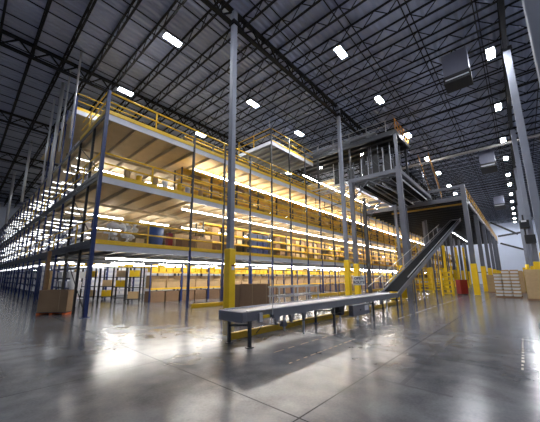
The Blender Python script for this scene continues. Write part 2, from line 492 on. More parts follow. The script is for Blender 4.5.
# ground floor flow racks
gr = rack('flow_rack', 2.3, 1.0, 2.45, (.9,1.95,2.4), BLUE, YEL, YEL)
fb = flap_bin(.98,.8,.78, KRAFT); kb = carton(.95,.85,.68, KRAFT2, 'kraft_carton', False)  # kb: dark colour stands in for shade on cartons under the racks
yt = thing('yellow_tote', '', 'tote'); build('body', MB().prism([(-.2,0),(.2,0),(.24,.26),(-.24,.26)],-.3,.3), YEL2, yt); build('rim', MB().box(-.26,.26,-.32,.32,.24,.27), YEL, yt)
nb = 0
for i in range(25):
    x = 8.42+2.3*i; y = 17.3
    bay = ('%s bay from the near end' % ORD[i]) if i < 12 else 'a distant bay'
    place(gr, (x,y,0), 0, 'blue and yellow ground-floor carton rack, ' + bay, 'ground-floor carton racks')
    for s, dx in (('left',.62),('right',1.68)):
        place(fb, (x+dx,y+.42,.905), 0, 'open kraft carton on the middle shelf, %s side, %s' % (s, bay), 'open cartons on the middle shelf')
        place(kb, (x+dx,y+.5,.0), 0, 'shade-darkened carton on the floor under the rack, %s side, %s' % (s, bay), 'shade-darkened cartons under the racks')
    if i < 20:
        for q in range(4):
            place(yt, (x+.35+q*.52,y+.4,1.95), 0, 'yellow tote, top shelf, %s in %s' % (ORD[q], bay), 'yellow totes on the flow racks')
# second ground row with white bins
wr = rack('bin_rack', 2.3, .6, 2.45, (.15,.55,.95,1.35,1.75,2.15), BLUE, LGREY, WHITE)
wt = thing('white_bin', '', 'bin')
build('body', MB().prism([(-.22,0),(.22,0),(.25,.26),(-.25,.26)],-.24,.24), WHITE, wt)
build('lip', MB().box(-.26,.26,-.26,-.235,.22,.27), LGREY, wt)
nwb = 0
for i in range(26):
    x = 4.2+2.3*i
    bay = ('%s bay from the left' % ORD[i]) if i < 12 else 'a distant bay'
    place(wr, (x,26,0), 0, 'blue rack of white bins, ground-floor back row, ' + bay, 'white bin racks at the back')
    if i < 4:
        for a, z in enumerate((.15,.55,.95,1.35,1.75,2.15)):
            for q in range(4):
                place(wt, (x+.34+.54*q,26.3,z), 0, 'white bin, back ground-floor rack, shelf %s, %s in %s' % (['one','two','three','four','five','six'][a], ORD[q], bay), 'white bins in the back racks'); nwb += 1
m = MB()
for i in range(4,26):
    x = 4.2+2.3*i
    for z in (.15,.55,.95,1.35,1.75,2.15):
        for q in range(4): m.box(x+.1+.54*q,x+.58+.54*q,26.02,26.5,z,z+.27)
tag(build('white_bin_bank', m, WHITE), 'distant mass of white bins at the back of the ground floor', 'bins', kind='stuff')

# upper storey racks
ur = rack('shelf_rack', 2.3, .9, 2.3, (.45,1.05,1.65,2.25), DARK, YEL, YEL)
tr = rack('low_shelf_rack', 2.3, .9, 1.5, (.35,.85,1.4), DARK, YEL, TANDECK)
cA = carton(.62,.5,.40, KRAFT); cB = carton(.5,.5,.34, KRAFT3, 'pale_carton'); cC = carton(.7,.5,.42, KRAFT2, 'dark_carton', False)
nv = carton(.62,.5,.38, NAVY, 'navy_tote', False)
cnt = {}
for li, z in enumerate(LZ):
    for i in range(24):
        x = 8.6+2.3*i+(0 if li else 2.3)
        y = 14.5 if li else 15.3
        bay = ('%s bay' % ORD[i]) if i < 12 else 'a distant bay'
        place(ur if li < 2 else tr, (x,y,z), 0, 'yellow-shelved rack on the %s storey, %s from the near end' % (['first','second','top'][li], bay), 'upper storey shelf racks')
        for zz in ((.45,1.05,1.65) if li < 2 else (.35,.85)):
            for q in range(3):
                if li == 0 and i == 2:
                    src = nv; w = 'navy blue tote'
                else:
                    if random.random() < .3: continue
                    src, w = random.choice(((cA,'kraft carton'),(cB,'pale carton'),(cC,'dark carton')))
                c = cnt.get(src.name, 0)
                if c > 150 or i > 17: continue
                cnt[src.name] = c+1
                place(src, (x+.46+.7*q,y+.34,z+zz), 0, '%s, %s storey rack, %s, shelf %d, place %d' % (w, ['first','second','top'][li], bay, int(zz*2), q+1), w + 's on the upper storeys')

# first bay contents on the storeys
def crate(loc, s, mt, name, label, cat='box', bevel=.01):
    t = thing(name, label, cat, loc)
    build('body', MB().cb(0,0,0,*s), mt, t, bevel=bevel)
    return t
t = thing('blue_drum_bin', 'blue plastic bin standing behind the first storey rail', 'bin', (7.0,14.1,3.0))
build('body', MB().cyl((0,0,0),(0,0,1.2),.36,16,.42), BLUEP, t, smooth=True); build('rim', MB().cyl((0,0,1.2),(0,0,1.28),.45,16), BLUEP, t)
t = thing('red_cabinet', 'small red box beside the blue bin on the first storey', 'box', (7.8,14.1,3.0))
build('body', MB().cb(0,0,0,.3,.3,1.0), RED, t, bevel=.02); build('leg', MB().cb(0,0,1.0,.1,.1,.08), BLK, t)
random.seed(3)
for k in range(16):
    x = 4.4+random.random()*2.0; y = 14.2+random.random()*1.0
    z = 3.0 if k < 6 else (3.45 if k < 11 else 3.85)
    t = thing('plastic_sack', 'crumpled white plastic sack in the heap behind the first storey rail', 'sack', (x,y,z), random.random()*3, 'white sacks on the first storey')
    m = MB(); 
    import bmesh
    bm = bmesh.new(); bmesh.ops.create_icosphere(bm, subdivisions=2, radius=.22)
    for v in bm.verts: v.co = Vector((v.co.x*1.1, v.co.y*.9, v.co.z*.75+.22))*(1+random.uniform(-.14,.14))
    me = bpy.data.meshes.new('sack'); bm.to_mesh(me); bm.free(); me.materials.append(WHITE)
    build('body', None, None, t, me=me); build('knot', MB().cyl((0,0,.42),(.03,0,.54),.05,6,.09), WHITE, t)
for k, (x,y,s,mt) in enumerate([(4.25,13.9,(.5,.5,.55),KRAFT),(6.05,14.0,(.45,.4,.5),KRAFT3),(8.8,14.0,(.9,.7,.75),KRAFT2),(9.9,14.0,(1.1,.7,.85),KRAFT),(11.2,14.0,(.9,.7,.7),KRAFT2),(8.9,14.9,(1,.7,1.1),KRAFT),(10.1,14.9,(1,.7,1.1),KRAFT2)]):
    t = crate((x,y,3.0), s, mt, 'storage_carton', 'kraft carton behind the first storey rail, %s from the corner post' % ORD[k])
    build('tape', MB().box(-.03,.03,-s[1]/2-.004,s[1]/2+.004,s[2]-.15,s[2]+.004), TAPE, t)
for k in range(7):
    t = thing('storage_jar', 'small silver tub behind the second storey rail, %s from the corner post' % ORD[k], 'tub', (5.2+.75*k,14.0+(k%2)*.3,6.0), 0, 'tubs on the second storey')
    build('body', MB().cyl((0,0,0),(0,0,.9),.15,10), random.choice((SILV,YEL,KRAFT)), t); build('lid', MB().cyl((0,0,.9),(0,0,.96),.17,10), WHITE, t)
for k in range(5):
    t = thing('chute', 'brown-lined curved chute on the top storey, %s from the corner post' % ORD[k], 'chute', (5.0+1.3*k,14.3,9.0))
    m = MB()
    for q in range(6):
        a = q*.3; b = a+.3
        m.bar((-.5+q*.2,0,.95-.12*q+.02*q*q*.3),(-.3+q*.2,0,.95-.12*(q+1)+.02*(q+1)**2*.3),.5,.03)
    build('bed', m, KRAFT2, t); build('frame', MB().box(-.5,-.45,-.25,.25,0,.9).box(.6,.65,-.25,.25,0,.5), DARK, t)
    build('roller_end', MB().cyl((.5,-.26,.45),(.5,.26,.45),.1,10), SILV, t)

# left face storage: bin racks along y
sr = rack('side_bin_rack', 2.25, .6, 2.6, (.35,.95,1.55,2.15), BLUE, NAVY, LGREY)
sb = thing('grey_bin', '', 'bin'); build('body', MB().prism([(-.22,0),(.22,0),(.26,.36),(-.26,.36)],-.24,.24), WHITE, sb); build('lip', MB().box(-.27,.27,-.26,-.235,.3,.37), LGREY, sb)
m = MB()
for li, z in enumerate((0,3,6,9)):
    for i in range(17):
        if li == 3 and i > 2: continue
        y = 21.5+2.3*i
        bay = '%s bay' % ORD[i]
        place(sr, (FX+1.1,y,z), -PI/2, 'blue bin rack on the left face, %s level, %s' % (['ground','first','second','third'][li], bay), 'bin racks on the left face')
        for a, zz in enumerate((.35,.95,1.55,2.15)):
            if zz > 2 and li < 3: continue
            for q in range(4):
                if random.random() < .35: continue
                yy = y-.32-.54*q
                if i < 6 and cnt.get('sb',0) < 290:
                    cnt['sb'] = cnt.get('sb',0)+1
                    place(sb, (FX+1.36,yy,z+zz), -PI/2, 'white bin, left face, %s level, %s, shelf %s, place %d' % (['ground','first','second','third'][li], bay, ['one','two','three','four'][a], q+1), 'white bins on the left face')
                else: m.box(FX+1.12,FX+1.58,yy-.24,yy+.24,z+zz,z+zz+.34)
tag(build('far_bin_bank', m, WHITE), 'mass of white bins further along the left rack face', 'bins', kind='stuff')
# black order carts left of the flow racks
for k, (x,y) in enumerate(((7.9,18.3),(7.7,19.9),(7.5,21.8),(6.6,22.6))):
    t = thing('order_cart', 'tall black shelved order cart left of the carton racks, %s going back' % ORD[k], 'cart', (x,y,0), -.75)
    for sx in (-.45,.45):
        for sy in (-.3,.3):
            build('post', MB().cb(sx,sy,.1,.08,.08,2.1), BLK, t)
            build('wheel', MB().cyl((sx-.02,sy,.06),(sx+.02,sy,.06),.06,10), BLK, t)
    for z in (.25,.95,1.6): build('shelf', MB().box(-.45,.45,-.3,.3,z-.04,z), BLK, t)
    for q, z in enumerate((.26,.96,1.61)):
        if (q+k) % 3 == 1: continue
        c = thing('cart_carton', 'small carton riding on the %s order cart, %s shelf' % (ORD[k], ['bottom','middle','top'][q]), 'box', (x,y,z), -.75)
        build('body', MB().cb(0,0,0,.62,.42,.42), (KRAFT3, KRAFT, YEL2)[(q+k)%3], c, bevel=.01)
        build('tape', MB().box(-.03,.03,-.214,.214,.3,.424), TAPE, c)
for i in range(8):
    for q in range(4):
        place(yt, (4.55+2.3*i+.52*q,26.3,2.46), 0, 'yellow tote on top of the back bin rack, %s in %s bay from the left' % (ORD[q], ORD[i]), 'yellow totes on the back bin racks')
for i in range(6):  # added strip row that brightens the white bins behind it
    put_strip(stc, (5.5+3.0*i,24.6,2.6), 0, 'added cool white strip light before the back bin racks, %s from the left' % ORD[i], 'added strip lights before the back bin racks')
# yellow floor guards at the rack foot
for k, (a,b) in enumerate(((8.5,10.65),(20.1,24.2),(24.6,29),(31,38))):
    tag(build('floor_guard', MB().box(a,b,12.62,12.78,0.0,.22), YEL, bevel=.02), 'low yellow floor guard at the foot of the racks, %s from the left' % ORD[k], 'floor guard')

# ---------------------------------------------------------------- conveyor
cy0, cy1, cz = 4.75, 5.5, .82
cv = thing('roller_conveyor', 'long grey horizontal roller conveyor running towards the incline', 'conveyor', (4.55,5.12,0))
def cvp(n, m, mt, par=None, **k):
    o = build(n, m, mt, par or cv, **k)
    if par is None: o.location = (-4.55,-5.12,0)
    return o
cvp('side_frame', MB().box(4.6,15.6,cy0-.04,cy0,.60,.80), CONV, bevel=.008)
cvp('side_frame', MB().box(4.6,15.6,cy1,cy1+.04,.60,.80), CONV, bevel=.008)
lab(cvp('end_cover', MB().box(4.5,4.64,cy0-.05,cy1+.05,.58,.81), CONV, bevel=.015), 'dark grey end cover')
cvp('bed_pan', MB().box(4.66,15.6,cy0+.01,cy1-.01,.66,.70), ROLL)
m = None; rm = None
x = 4.75; kx = 0
bulk = MB()
while x < 15.5:
    if kx < 99:
        o = build('roller', MB().cyl((0,cy0+.01,.765),(0,cy1-.01,.765),.035,8) if rm is None else None, ROLL, cv, me=rm, smooth=rm is None); rm = o.data
        o.location = (x-4.55,-5.12,0)
    else: bulk.cyl((x,cy0+.01,.765),(x,cy1-.01,.765),.035,6)
    kx += 1; x += .09
o = cvp('roller_bank', bulk, ROLL); o['kind'] = 'stuff'
cvp('top_rail', MB().box(4.66,15.6,cy0-.055,cy0-.005,.80,.825).box(4.66,15.6,cy1+.005,cy1+.055,.80,.825), GALV)
for x in (4.8,8.8,12.2,15.3):
    for y in (cy0+.02,cy1-.02):
        l = cvp('leg', MB().box(x-.035,x+.035,y-.03,y+.03,0.0,.62), DARK)
        o = build('foot', MB().cb(x,y,0,.16,.12,.02), DARK, l)
    cvp('leg_brace', MB().bar((x,cy0+.03,.5),(x,cy1-.03,.42),.05), DARK)
for x in (7.0,10.6,13.8):
    for y in (cy0+.02,cy1-.02):
        cvp('leg', MB().bar((x,y,0),(x,y,.62),.05), GALV)
for x in (5.75,6.4,7.0,11.6,13.1):
    cvp('bracket', MB().prism([(x-.09,.6),(x+.12,.6),(x+.03,.5),(x+.02,.40),(x-.03,.40),(x-.04,.5)],cy0-.03,cy0+.05), CONV)
gb = cvp('junction_box', MB().box(5.95,6.12,cy0-.06,cy0+.06,.33,.47), GREY, bevel=.01)
cvp('cable', MB().cyl((5.0,cy0-.02,.56),(5.5,cy0-.02,.44),.012,6).cyl((5.5,cy0-.02,.44),(5.95,cy0-.02,.40),.012,6).cyl((6.1,cy0-.02,.38),(9.5,cy0-.02,.4),.010,6).cyl((5.3,cy0,.5),(5.0,cy0,.3),.01,6), BLK)
ym = cvp('sensor', MB().box(5.12,5.36,cy0-.12,cy0-.05,.63,.70), YEL2, bevel=.01)
lab(ym, 'yellow sensor'); build('sensor_plate', MB().box(5.0,5.12,cy0-.11,cy0-.05,.56,.76), GALV, ym)
cvp('motor', MB().cyl((9.35,cy0-.02,.42),(9.35,cy0+.35,.42),.14,16), BLK, smooth=True)
cvp('motor_mount', MB().box(9.15,9.55,cy0,cy0+.25,.5,.62), BLK)
kb_ = cvp('control_box', MB().box(9.75,11.2,cy0-.22,cy0-.05,.22,.60), GREY, bevel=.015)
lab(kb_, 'grey control box hung under the conveyor'); build('control_label', MB().box(10.75,11.1,cy0-.225,cy0-.22,.36,.54), LGREY, kb_)
build('latch', MB().cyl((10.35,cy0-.24,.42),(10.35,cy0-.21,.42),.03,8), DARK, kb_)
# guard curb behind conveyor
tag(build('curb_rail', MB().box(5.05,19.6,5.68,5.80,0,.17), mat('worn_yellow',(.68,.42,.02),.5), bevel=.01), 'low yellow-brown guard curb on the floor behind the conveyor legs', 'floor guard')
# thin pole with cross lines at the conveyor
t = thing('signal_pole', 'thin silver pole standing on the conveyor side frame', 'pole', (5.52,cy0-.07,.6))
build('pole', MB().cyl((0,0,0),(0,0,.93),.012,8), SILV, t); build('clamp', MB().cb(0,0,0,.06,.05,.08), DARK, t)

# incline
ix0, iz0, ix1, iz1 = 15.4, .84, 41.0, 8.5
sl = (iz1-iz0)/(ix1-ix0); iL = math.hypot(ix1-ix0, iz1-iz0)
ic = thing('incline_conveyor', 'long black-belted incline conveyor rising to the dark platform', 'conveyor', (ix0,5.12,0))
def I(x, y, dz=0): return (x-ix0, y-5.12, iz0+(x-ix0)*sl+dz)
build('belt', MB().bar(I(ix0+.3,5.12,-.05),I(ix1,5.12,-.05),cy1-cy0-.06,.05), BELT, ic)
build('side_frame', MB().bar(I(ix0-.1,cy0-.03,-.12),I(ix1,cy0-.03,-.12),.06,.24), GREY, ic)
build('side_frame', MB().bar(I(ix0-.1,cy1+.03,-.12),I(ix1,cy1+.03,-.12),.06,.24), GREY, ic)
lab(build('guide_rail', MB().bar(I(ix0+2,cy0-.01,.16),I(ix1-1,cy0-.01,.16),.03,.05), SILV, ic), 'bright steel guide rail')
build('guide_rail', MB().bar(I(ix0+.5,cy1+.03,.16),I(ix1-1,cy1+.03,.16),.03,.05).bar(I(ix0-1.5,cy1+.1,.75),I(ix1-8,cy1+.1,.75),.03), SILV, ic)
m = MB()
for k in range(9): x = ix0+.5+k*2; m.bar(I(x,cy1+.1,.0),I(x,cy1+.1,.75),.03)
build('rail_post', m, SILV, ic)
build('head_drum', MB().cyl(I(ix1,cy0-.06,-.08),I(ix1,cy1+.06,-.08),.16,14), SILV, ic)
build('head_plate', MB().bar(I(ix1-1.0,cy0-.08,0),I(ix1+.2,cy0-.08,0),.04,.35), SILV, ic)
for x, h in ((18.5,1),(24,1),(30,1)):
    for y in (cy0-.03,cy1+.03):
        build('leg', MB().box(x-ix0-.04,x-ix0+.04,y-5.12-.04,y-5.12+.04,0,iz0+(x-ix0)*sl-.25), GREY, ic)

# gravity roller stands behind the conveyor
t = thing('roller_stand', 'light steel two-tier roller stand on legs behind the conveyor', 'roller stand', (9.0,7.6,0))
for z in (1.16,.78):
    for yy in (-.25,.25): build('rail', MB().box(0,3.2,yy-.02,yy+.02,z,z+.06), SILV, t)
    m = MB()
    for k in range(21): m.cyl((.08+k*.15,-.24,z+.06),(.08+k*.15,.24,z+.06),.025,6)
    build('roller_row', m, ROLL, t)
for x in (.1,1.1,2.1,3.1):
    for yy in (-.25,.25): build('leg', MB().cb(x,yy,0,.05,.05,1.16), SILV, t)
build('wheel_row', MB().box(.2,3.0,-.27,-.24,.5,.56), BLK, t)

# gaylord boxes behind conveyor
def pallet(loc, sx, sy, label, mt=WOOD, feet=WOOD, rz=0):
    t = thing('pallet', label, 'pallet', loc, rz)
    for k in range(5):
        y = -sy/2+.05+k*(sy-.1)/4
        build('deck_board', MB().cb(0,y,.09,sx,.13,.025), mt, t)
    for a in (-1,0,1):
        build('stringer', MB().cb(a*(sx/2-.08),0,0,.12,sy,.09), feet, t)
    return t
def gaylord(loc, sx, sy, h, mt, label, rz=0):
    t = thing('bulk_carton', label, 'box', loc, rz)
    m = MB(); w = .02
    m.box(-sx/2,sx/2,-sy/2,-sy/2+w,0,h).box(-sx/2,sx/2,sy/2-w,sy/2,0,h).box(-sx/2,-sx/2+w,-sy/2,sy/2,0,h).box(sx/2-w,sx/2,-sy/2,sy/2,0,h).box(-sx/2,sx/2,-sy/2,sy/2,0,.03)
    build('body', m, mt, t, bevel=.005)
    build('lid', MB().box(-sx/2+.01,sx/2-.01,-sy/2+.01,sy/2-.01,h-.05,h-.03), mt, t)
    build('seam', MB().box(sx*.22,sx*.22+.015,-sy/2-.004,-sy/2,.02,h-.02), TAPE, t)
    return t
pallet((10.35,10.9,0),1.25,1.1,'wooden pallet under the left brown carton behind the conveyor')
gaylord((10.35,10.9,.115),1.2,1.05,1.1,KRAFT2,'big brown carton on a pallet behind the conveyor, left of the pair')
pallet((11.9,11.3,0),1.25,1.1,'wooden pallet under the right brown carton behind the conveyor')
gaylord((11.9,11.3,.115),1.2,1.05,1.1,KRAFT2,'big brown carton on a pallet behind the conveyor, right of the pair')
# left carton on pallet
rz = -.68
pallet((3.2,15.22,0),1.18,.8,'pallet with orange feet under the lone brown carton at left',mat('dark_plastic',(.03,.03,.033),.5),ORANGE,rz)
gaylord((3.2,15.22,.115),1.15,.75,.92,mat('brown_kraft_board',(.32,.205,.115),.8),'lone big brown carton on a dark orange-footed pallet at left',rz)
# boards leaning / standing behind it
t = thing('board_bundle', 'tall narrow brown boards standing behind the lone carton', 'boards', (3.1,17.6,0))
build('board', MB().cb(0,0,0,.12,.35,2.9), WOOD, t); build('board', MB().cb(.16,.02,0,.1,.3,1.9), KRAFT3, t)
t = thing('wrapped_roll', 'white wrapped roll standing behind the lone carton', 'roll', (4.3,17.4,0))
build('core', MB().cyl((0,0,0),(0,0,2.0),.06,10), KRAFT, t); build('wrap', MB().cyl((0,0,.05),(0,0,1.85),.2,14), WHITE, t, smooth=True)

# ---------------------------------------------------------------- dark platforms
up = thing('upper_platform', 'high dark steel platform with orange rails under the roof', 'platform', (21.5,5.8,0))
def upp(n, m, mt, l=None, par=None):
    o = build(n, m, mt, par or up)
    if par is None: o.location = (-21.5,-5.8,0)
    if l: o['label'] = l
    return o
ZU = 12.75
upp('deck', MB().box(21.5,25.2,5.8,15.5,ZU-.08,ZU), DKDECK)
upp('edge_beam', MB().box(21.4,21.6,5.7,15.6,ZU-.36,ZU-.0), DARK).location = (-21.5,-5.8,0)
upp('edge_beam', MB().box(21.6,25.2,5.7,5.85,ZU-.3,ZU).box(25.1,25.25,5.85,15.6,ZU-.3,ZU), DARK)
m = MB(); x = 22.2
while x < 25: m.box(x-.06,x+.06,5.9,15.5,ZU-.34,ZU-.08); x += .95
upp('joist', m, BLK)
upp('post', MB().cb(21.5,5.78,0,.34,.34,9.75).cb(21.5,5.78,9.75,.2,.2,2.6), GREY, 'tall grey platform post')
for (x,y,w) in ((21.6,9.5,.12),(21.6,12.6,.16),(23.5,7.4,.14),(24.2,8.3,.18),(24.4,9.4,.14),(22.6,6.6,.1),(24.9,6.0,.16),(24.9,10,.14),(23,9.0,.12),(22.4,8.2,.1),(24.8,12,.2)):
    upp('inner_post', MB().cb(x,y,9.6,w,w,ZU-.34-9.6), GREY if w > .19 else DARK)
r = upp('guard_rail', MB().cyl((21.5,5.75,ZU+.95),(25.1,5.75,ZU+.95),.035,6).cyl((21.5,5.75,ZU+.5),(25.1,5.75,ZU+.5),.035,6).box(21.5,25.1,5.72,5.74,ZU,ZU+.12), mat('orange_rail',(.55,.24,.03),.5), 'orange side rail')
m = MB()
for k in range(6): m.cb(21.6+k*.69,5.75,ZU,.05,.05,.97)
build('rail_post', m, mat('orange_post',(.55,.24,.03),.5), r)
r = upp('guard_rail', MB().cyl((21.45,6.3,ZU+.95),(21.45,15.5,ZU+.95),.03,6).cyl((21.45,6.3,ZU+.5),(21.45,15.5,ZU+.5),.03,6), GALV, 'grey front rail')
m = MB()
for k in range(7): m.cb(21.45,6.4+k*1.5,ZU,.05,.05,.97)
build('rail_post', m, GALV, r)
# conveyor lying on the upper platform
t = thing('platform_conveyor', 'silver tube-framed conveyor lying on the high platform', 'conveyor', (22.2,11,ZU))
build('frame', MB().box(-.3,.3,-3.6,3.6,.45,.6), SILV, t)
for y in (-3,0,3): build('leg', MB().cb(0,y,0,.5,.06,.46), GALV, t)
build('duct', MB().cyl((.2,-3,.78),(.2,2,.72),.16,12), GALV, t, smooth=True)
for k, (x,y) in enumerate(((22.3,13.0),(22.6,10.6))):
    tag(build('hanger_rod', MB().cyl((x,y,ZU+.02),(x,y,ZB-.02),.07,8), SILV), 'thick pale vertical pipe above the high platform, %s' % ('left of the two','right of the two')[k], 'pipe')

mp = thing('middle_platform', 'grey steel framed platform on posts between the incline and the racks', 'platform', (21.5,5.8,0))
def mpp(n, m, mt, l=None):
    o = build(n, m, mt, mp); o.location = (-21.5,-5.8,0)
    if l: o['label'] = l
    return o
ZM = 9.62
mpp('edge_beam', MB().box(21.38,21.62,5.97,9.6,ZM-.32,ZM), GREY)
mpp('edge_beam', MB().box(21.7,31.4,5.7,5.86,ZM-.32,ZM).box(21.7,31.4,9.5,9.66,ZM-.32,ZM).box(31.3,31.45,5.7,12.6,ZM-.32,ZM), GREY)
lab(mpp('post', MB().cb(21.5,9.5,0,.28,.28,ZM), GREY), 'grey post with yellow bumper and white sign')
mpp('bumper_sleeve', MB().cb(21.5,9.5,0.03,.36,.36,2.6), YEL2)
mpp('post', MB().cb(26.8,10.6,0,.24,.24,ZM-.3), DARK); mpp('post', MB().cb(31.3,12.5,0,.24,.24,ZM-.3), DARK)
m = MB(); x = 22.3
while x < 31.2: m.box(x-.05,x+.05,5.86,9.5,ZM-.26,ZM-.04); x += .85
mpp('joist', m, DARK)
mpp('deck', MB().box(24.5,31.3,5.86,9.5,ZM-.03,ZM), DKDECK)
mpp('diagonal_brace', MB().bar((21.6,6.0,7.8),(21.6,8.2,ZM-.3),.07).bar((21.5,9.3,7.9),(21.5,8.0,ZM-.3),.06).bar((26.8,10.5,7.0),(26.8,8.5,ZM-.3),.1).bar((22,9.6,8.2),(24,9.6,ZM-.3),.07).bar((21.7,7.2,ZM-.5),(28.5,6.2,ZM-.5),.07).bar((23.5,9.2,ZM-.5),(30,6.4,ZM-.5),.06), GREY)
for k in range(5):
    tag(build('spiral_chute', MB().cyl((24.2+1.1*k,7.6,ZM+.0),(24.2+1.1*k,7.6,ZU-.36),.07,8).box(23.9+1.1*k,24.5+1.1*k,7.7,9.2,ZM+.6,ZM+1.5), DARK), 'dark machine cabinet and pipe between the platforms, %s going away' % ORD[k], 'machine')
# stair with orange rails at the right side of the platforms
t = thing('platform_stair', 'steep stair with orange handrails between the two dark platforms', 'stair', (30.2,5.4,ZM))
build('stringer', MB().bar((0,-.1,3.1),(4.2,-.1,.1),.06,.22).bar((0,.8,3.1),(4.2,.8,.1),.06,.22), GREY, t)
m = MB()
for k in range(12): m.box(.2+k*.34,.42+k*.34,-.1,.8,2.85-k*.245,2.88-k*.245)
build('tread', m, DARK, t)
m = MB().bar((0,-.12,4.1),(4.2,-.12,1.1),.05).bar((0,-.12,3.6),(4.2,-.12,.6),.05).bar((0,.8,4.1),(4.2,.8,1.1),.05)
for k in range(5): m.bar((k*1.05,-.12,3.1-.75*k),(k*1.05,-.12,4.1-.75*k),.05)
lab(build('handrail', m, mat('orange_stair',(.55,.26,.05),.5), t), 'orange handrail')

lp = thing('long_platform', 'long dark platform on a row of grey posts along the aisle', 'platform', (31.6,3.1,0))
def lpp(n, m, mt, l=None, par=None):
    o = build(n, m, mt, par or lp)
    if par is None: o.location = (-31.6,-3.1,0)
    if l: o['label'] = l
    return o
ZL = 9.15
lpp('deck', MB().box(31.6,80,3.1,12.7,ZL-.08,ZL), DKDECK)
lpp('edge_beam', MB().box(31.5,31.7,3.1,12.7,ZL-.4,ZL), GREY)
lpp('top_beam', MB().box(31.5,31.7,3.1,12.0,9.95,10.2), GREY)
lpp('edge_beam', MB().box(31.7,80,3.0,3.18,ZL-.4,ZL), GREY)
m = MB(); x = 32.6
while x < 79.8: m.box(x-.06,x+.06,3.2,12.7,ZL-.36,ZL-.08); x += 1.4
lpp('joist', m, DARK)
r = lpp('guard_rail', MB().cyl((31.8,3.05,ZL+1.07),(80,3.05,ZL+1.07),.03,6).cyl((31.8,3.05,ZL+.55),(80,3.05,ZL+.55),.03,6).cyl((31.9,6,ZL+.62),(31.9,12,ZL+.62),.05,6).cyl((31.9,6,ZL+.3),(31.9,12,ZL+.3),.05,6), mat('ochre_rail',(.55,.30,.04),.5), 'ochre guard rail')
m = MB()
for k in range(24): m.cb(32+k*2.05,3.05,ZL,.06,.06,1.08)
build('rail_post', m, mat('ochre_post',(.55,.30,.04),.5), r)
k = 0
for yy in (3.1, 8.2):
    x = 31.6
    while x < 79:
        o = build('post', MB().cb(0,0,0,.36,.36,10.2 if x < 32 else ZL-.4) if yy < 4 or x > 40 else MB().cb(0,0,0,.26,.26,ZL-.4), GREY, lp); o.location = (x-31.6,yy-3.1,0)
        s = build('bumper_sleeve', MB().cb(0,0,.03,.44,.44,2.75), YEL2, o)
        x += 8.4
for i in range(7):
    put_strip(stc, (55+3.4*i,7.38,8.7), 0, 'cool white strip light hanging under the long platform, %s going away' % ORD[i], 'strip lights under the long platform')
t = thing('yellow_hanging_bar', 'long ochre bar hanging just under the near end of the long platform', 'bar', (32.3,6.6,ZL-.72))
build('bar', MB().box(-.05,.05,-3.2,3.2,0,.16), bpy.data.materials['ochre_rail'], t)
for yy in (-3,0,3): build('hanger', MB().box(-.03,.03,yy-.03,yy+.03,.12,.36), DARK, t)
# machinery between the two dark platforms
for k,(x,y,h) in enumerate(((22.4,6.8,2.4),(22.3,7.7,2.7),(22.9,8.8,2.2),(23.6,6.4,2.7),(24.6,7.2,2.5),(22.5,9.9,1.9),(23.2,11.6,2.6))):
    t = thing('machine_frame', 'dark upright machine frame with pipes between the high and middle platforms, %s of seven' % ORD[k], 'machine', (x,y,ZM+.0))
    for sy in (-.28,.28): build('upright', MB().cyl((0,sy,0),(0,sy,h),.035,8), GREY if k % 2 else GALV, t)
    build('cross_pipe', MB().bar((0,-.28,h*.3),(0,.28,h*.6),.04).bar((0,-.28,h*.9),(0,.28,h*.9),.04), DARK, t)
    build('panel', MB().box(.05,.12,-.25,.25,h*.15,h*.7), BLK, t)
for k,(y0_,z_) in enumerate(((6.2,9.0),(7.4,8.75),(8.6,8.9))):
    t = thing('under_conveyor', 'narrow grey conveyor slung under the middle platform, %s from the aisle' % ORD[k], 'conveyor', (26.5,y0_,z_))
    build('side_rail', MB().box(-4.6,4.2,-.3,-.26,0,.14).box(-4.6,4.2,.26,.3,0,.14), GALV, t)
    build('belt', MB().box(-4.6,4.2,-.25,.25,.03,.07), BELT, t)
    for xx in (-4,0,4):
        for s_ in (-.305,.305): build('hanger', MB().box(xx-.02,xx+.02,s_-.015,s_+.015,.0,ZM-.3-z_), DARK, t)
# spot lamps under the platforms
for i, (x,y,z) in enumerate(((24.6,10.2,ZM-.4),(23.2,13.2,ZU-.5),(23.0,9.0,ZU-.5),(30,10.5,ZM-.45))):
    t = thing('spot_lamp', 'small bright lamp under the dark platforms, %s of four' % ORD[i], 'lamp', (x,y,z))
    build('housing', MB().cyl((0,0,0),(0,0,.12),.14,12), BLK, t); build('bulb', MB().cyl((0,0,-.05),(0,0,0),.12,12), SPOT, t)
# link conveyor from the middle platform into the racks, and its hanging loop
t = thing('link_conveyor', 'silver high-level conveyor crossing from the platform into the racks', 'conveyor', (22,11.4,9.15))
for yy, zz in ((0,0),(0,.3)):
    build('side_rail', MB().box(-.45,-.4,-1.9,2.4,zz,zz+.08).box(.4,.45,-1.9,2.4,zz,zz+.08), SILV, t)
m = MB()
for q in range(14): m.cyl((-.4,-1.8+q*.3,.05),(.4,-1.8+q*.3,.05),.04,6)
build('roller_row', m, ROLL, t)
build('frame', MB().box(-.5,.5,-1.9,-1.8,-.12,.0).box(-.5,.5,.3,.4,-.12,0), GALV, t)
t = thing('hanging_frame', 'thin black rectangular frame hanging below the link conveyor', 'frame', (21.6,11.3,7.6))
build('loop', MB().bar((0,-2,.3),(0,1.7,0),.05).bar((0,1.7,0),(0,1.7,1.5),.05).bar((0,-2,.3),(0,-2,1.5),.05).bar((0,1.7,0),(1.6,1.7,0),.05).bar((1.6,1.7,0),(1.6,1.7,1.5),.05), BLK, t)

# ---------------------------------------------------------------- sign
t = thing('safety_sign', 'small white sign with dark lettering on the yellow-sleeved post behind the conveyor', 'sign', (18.9,8.25,1.35))
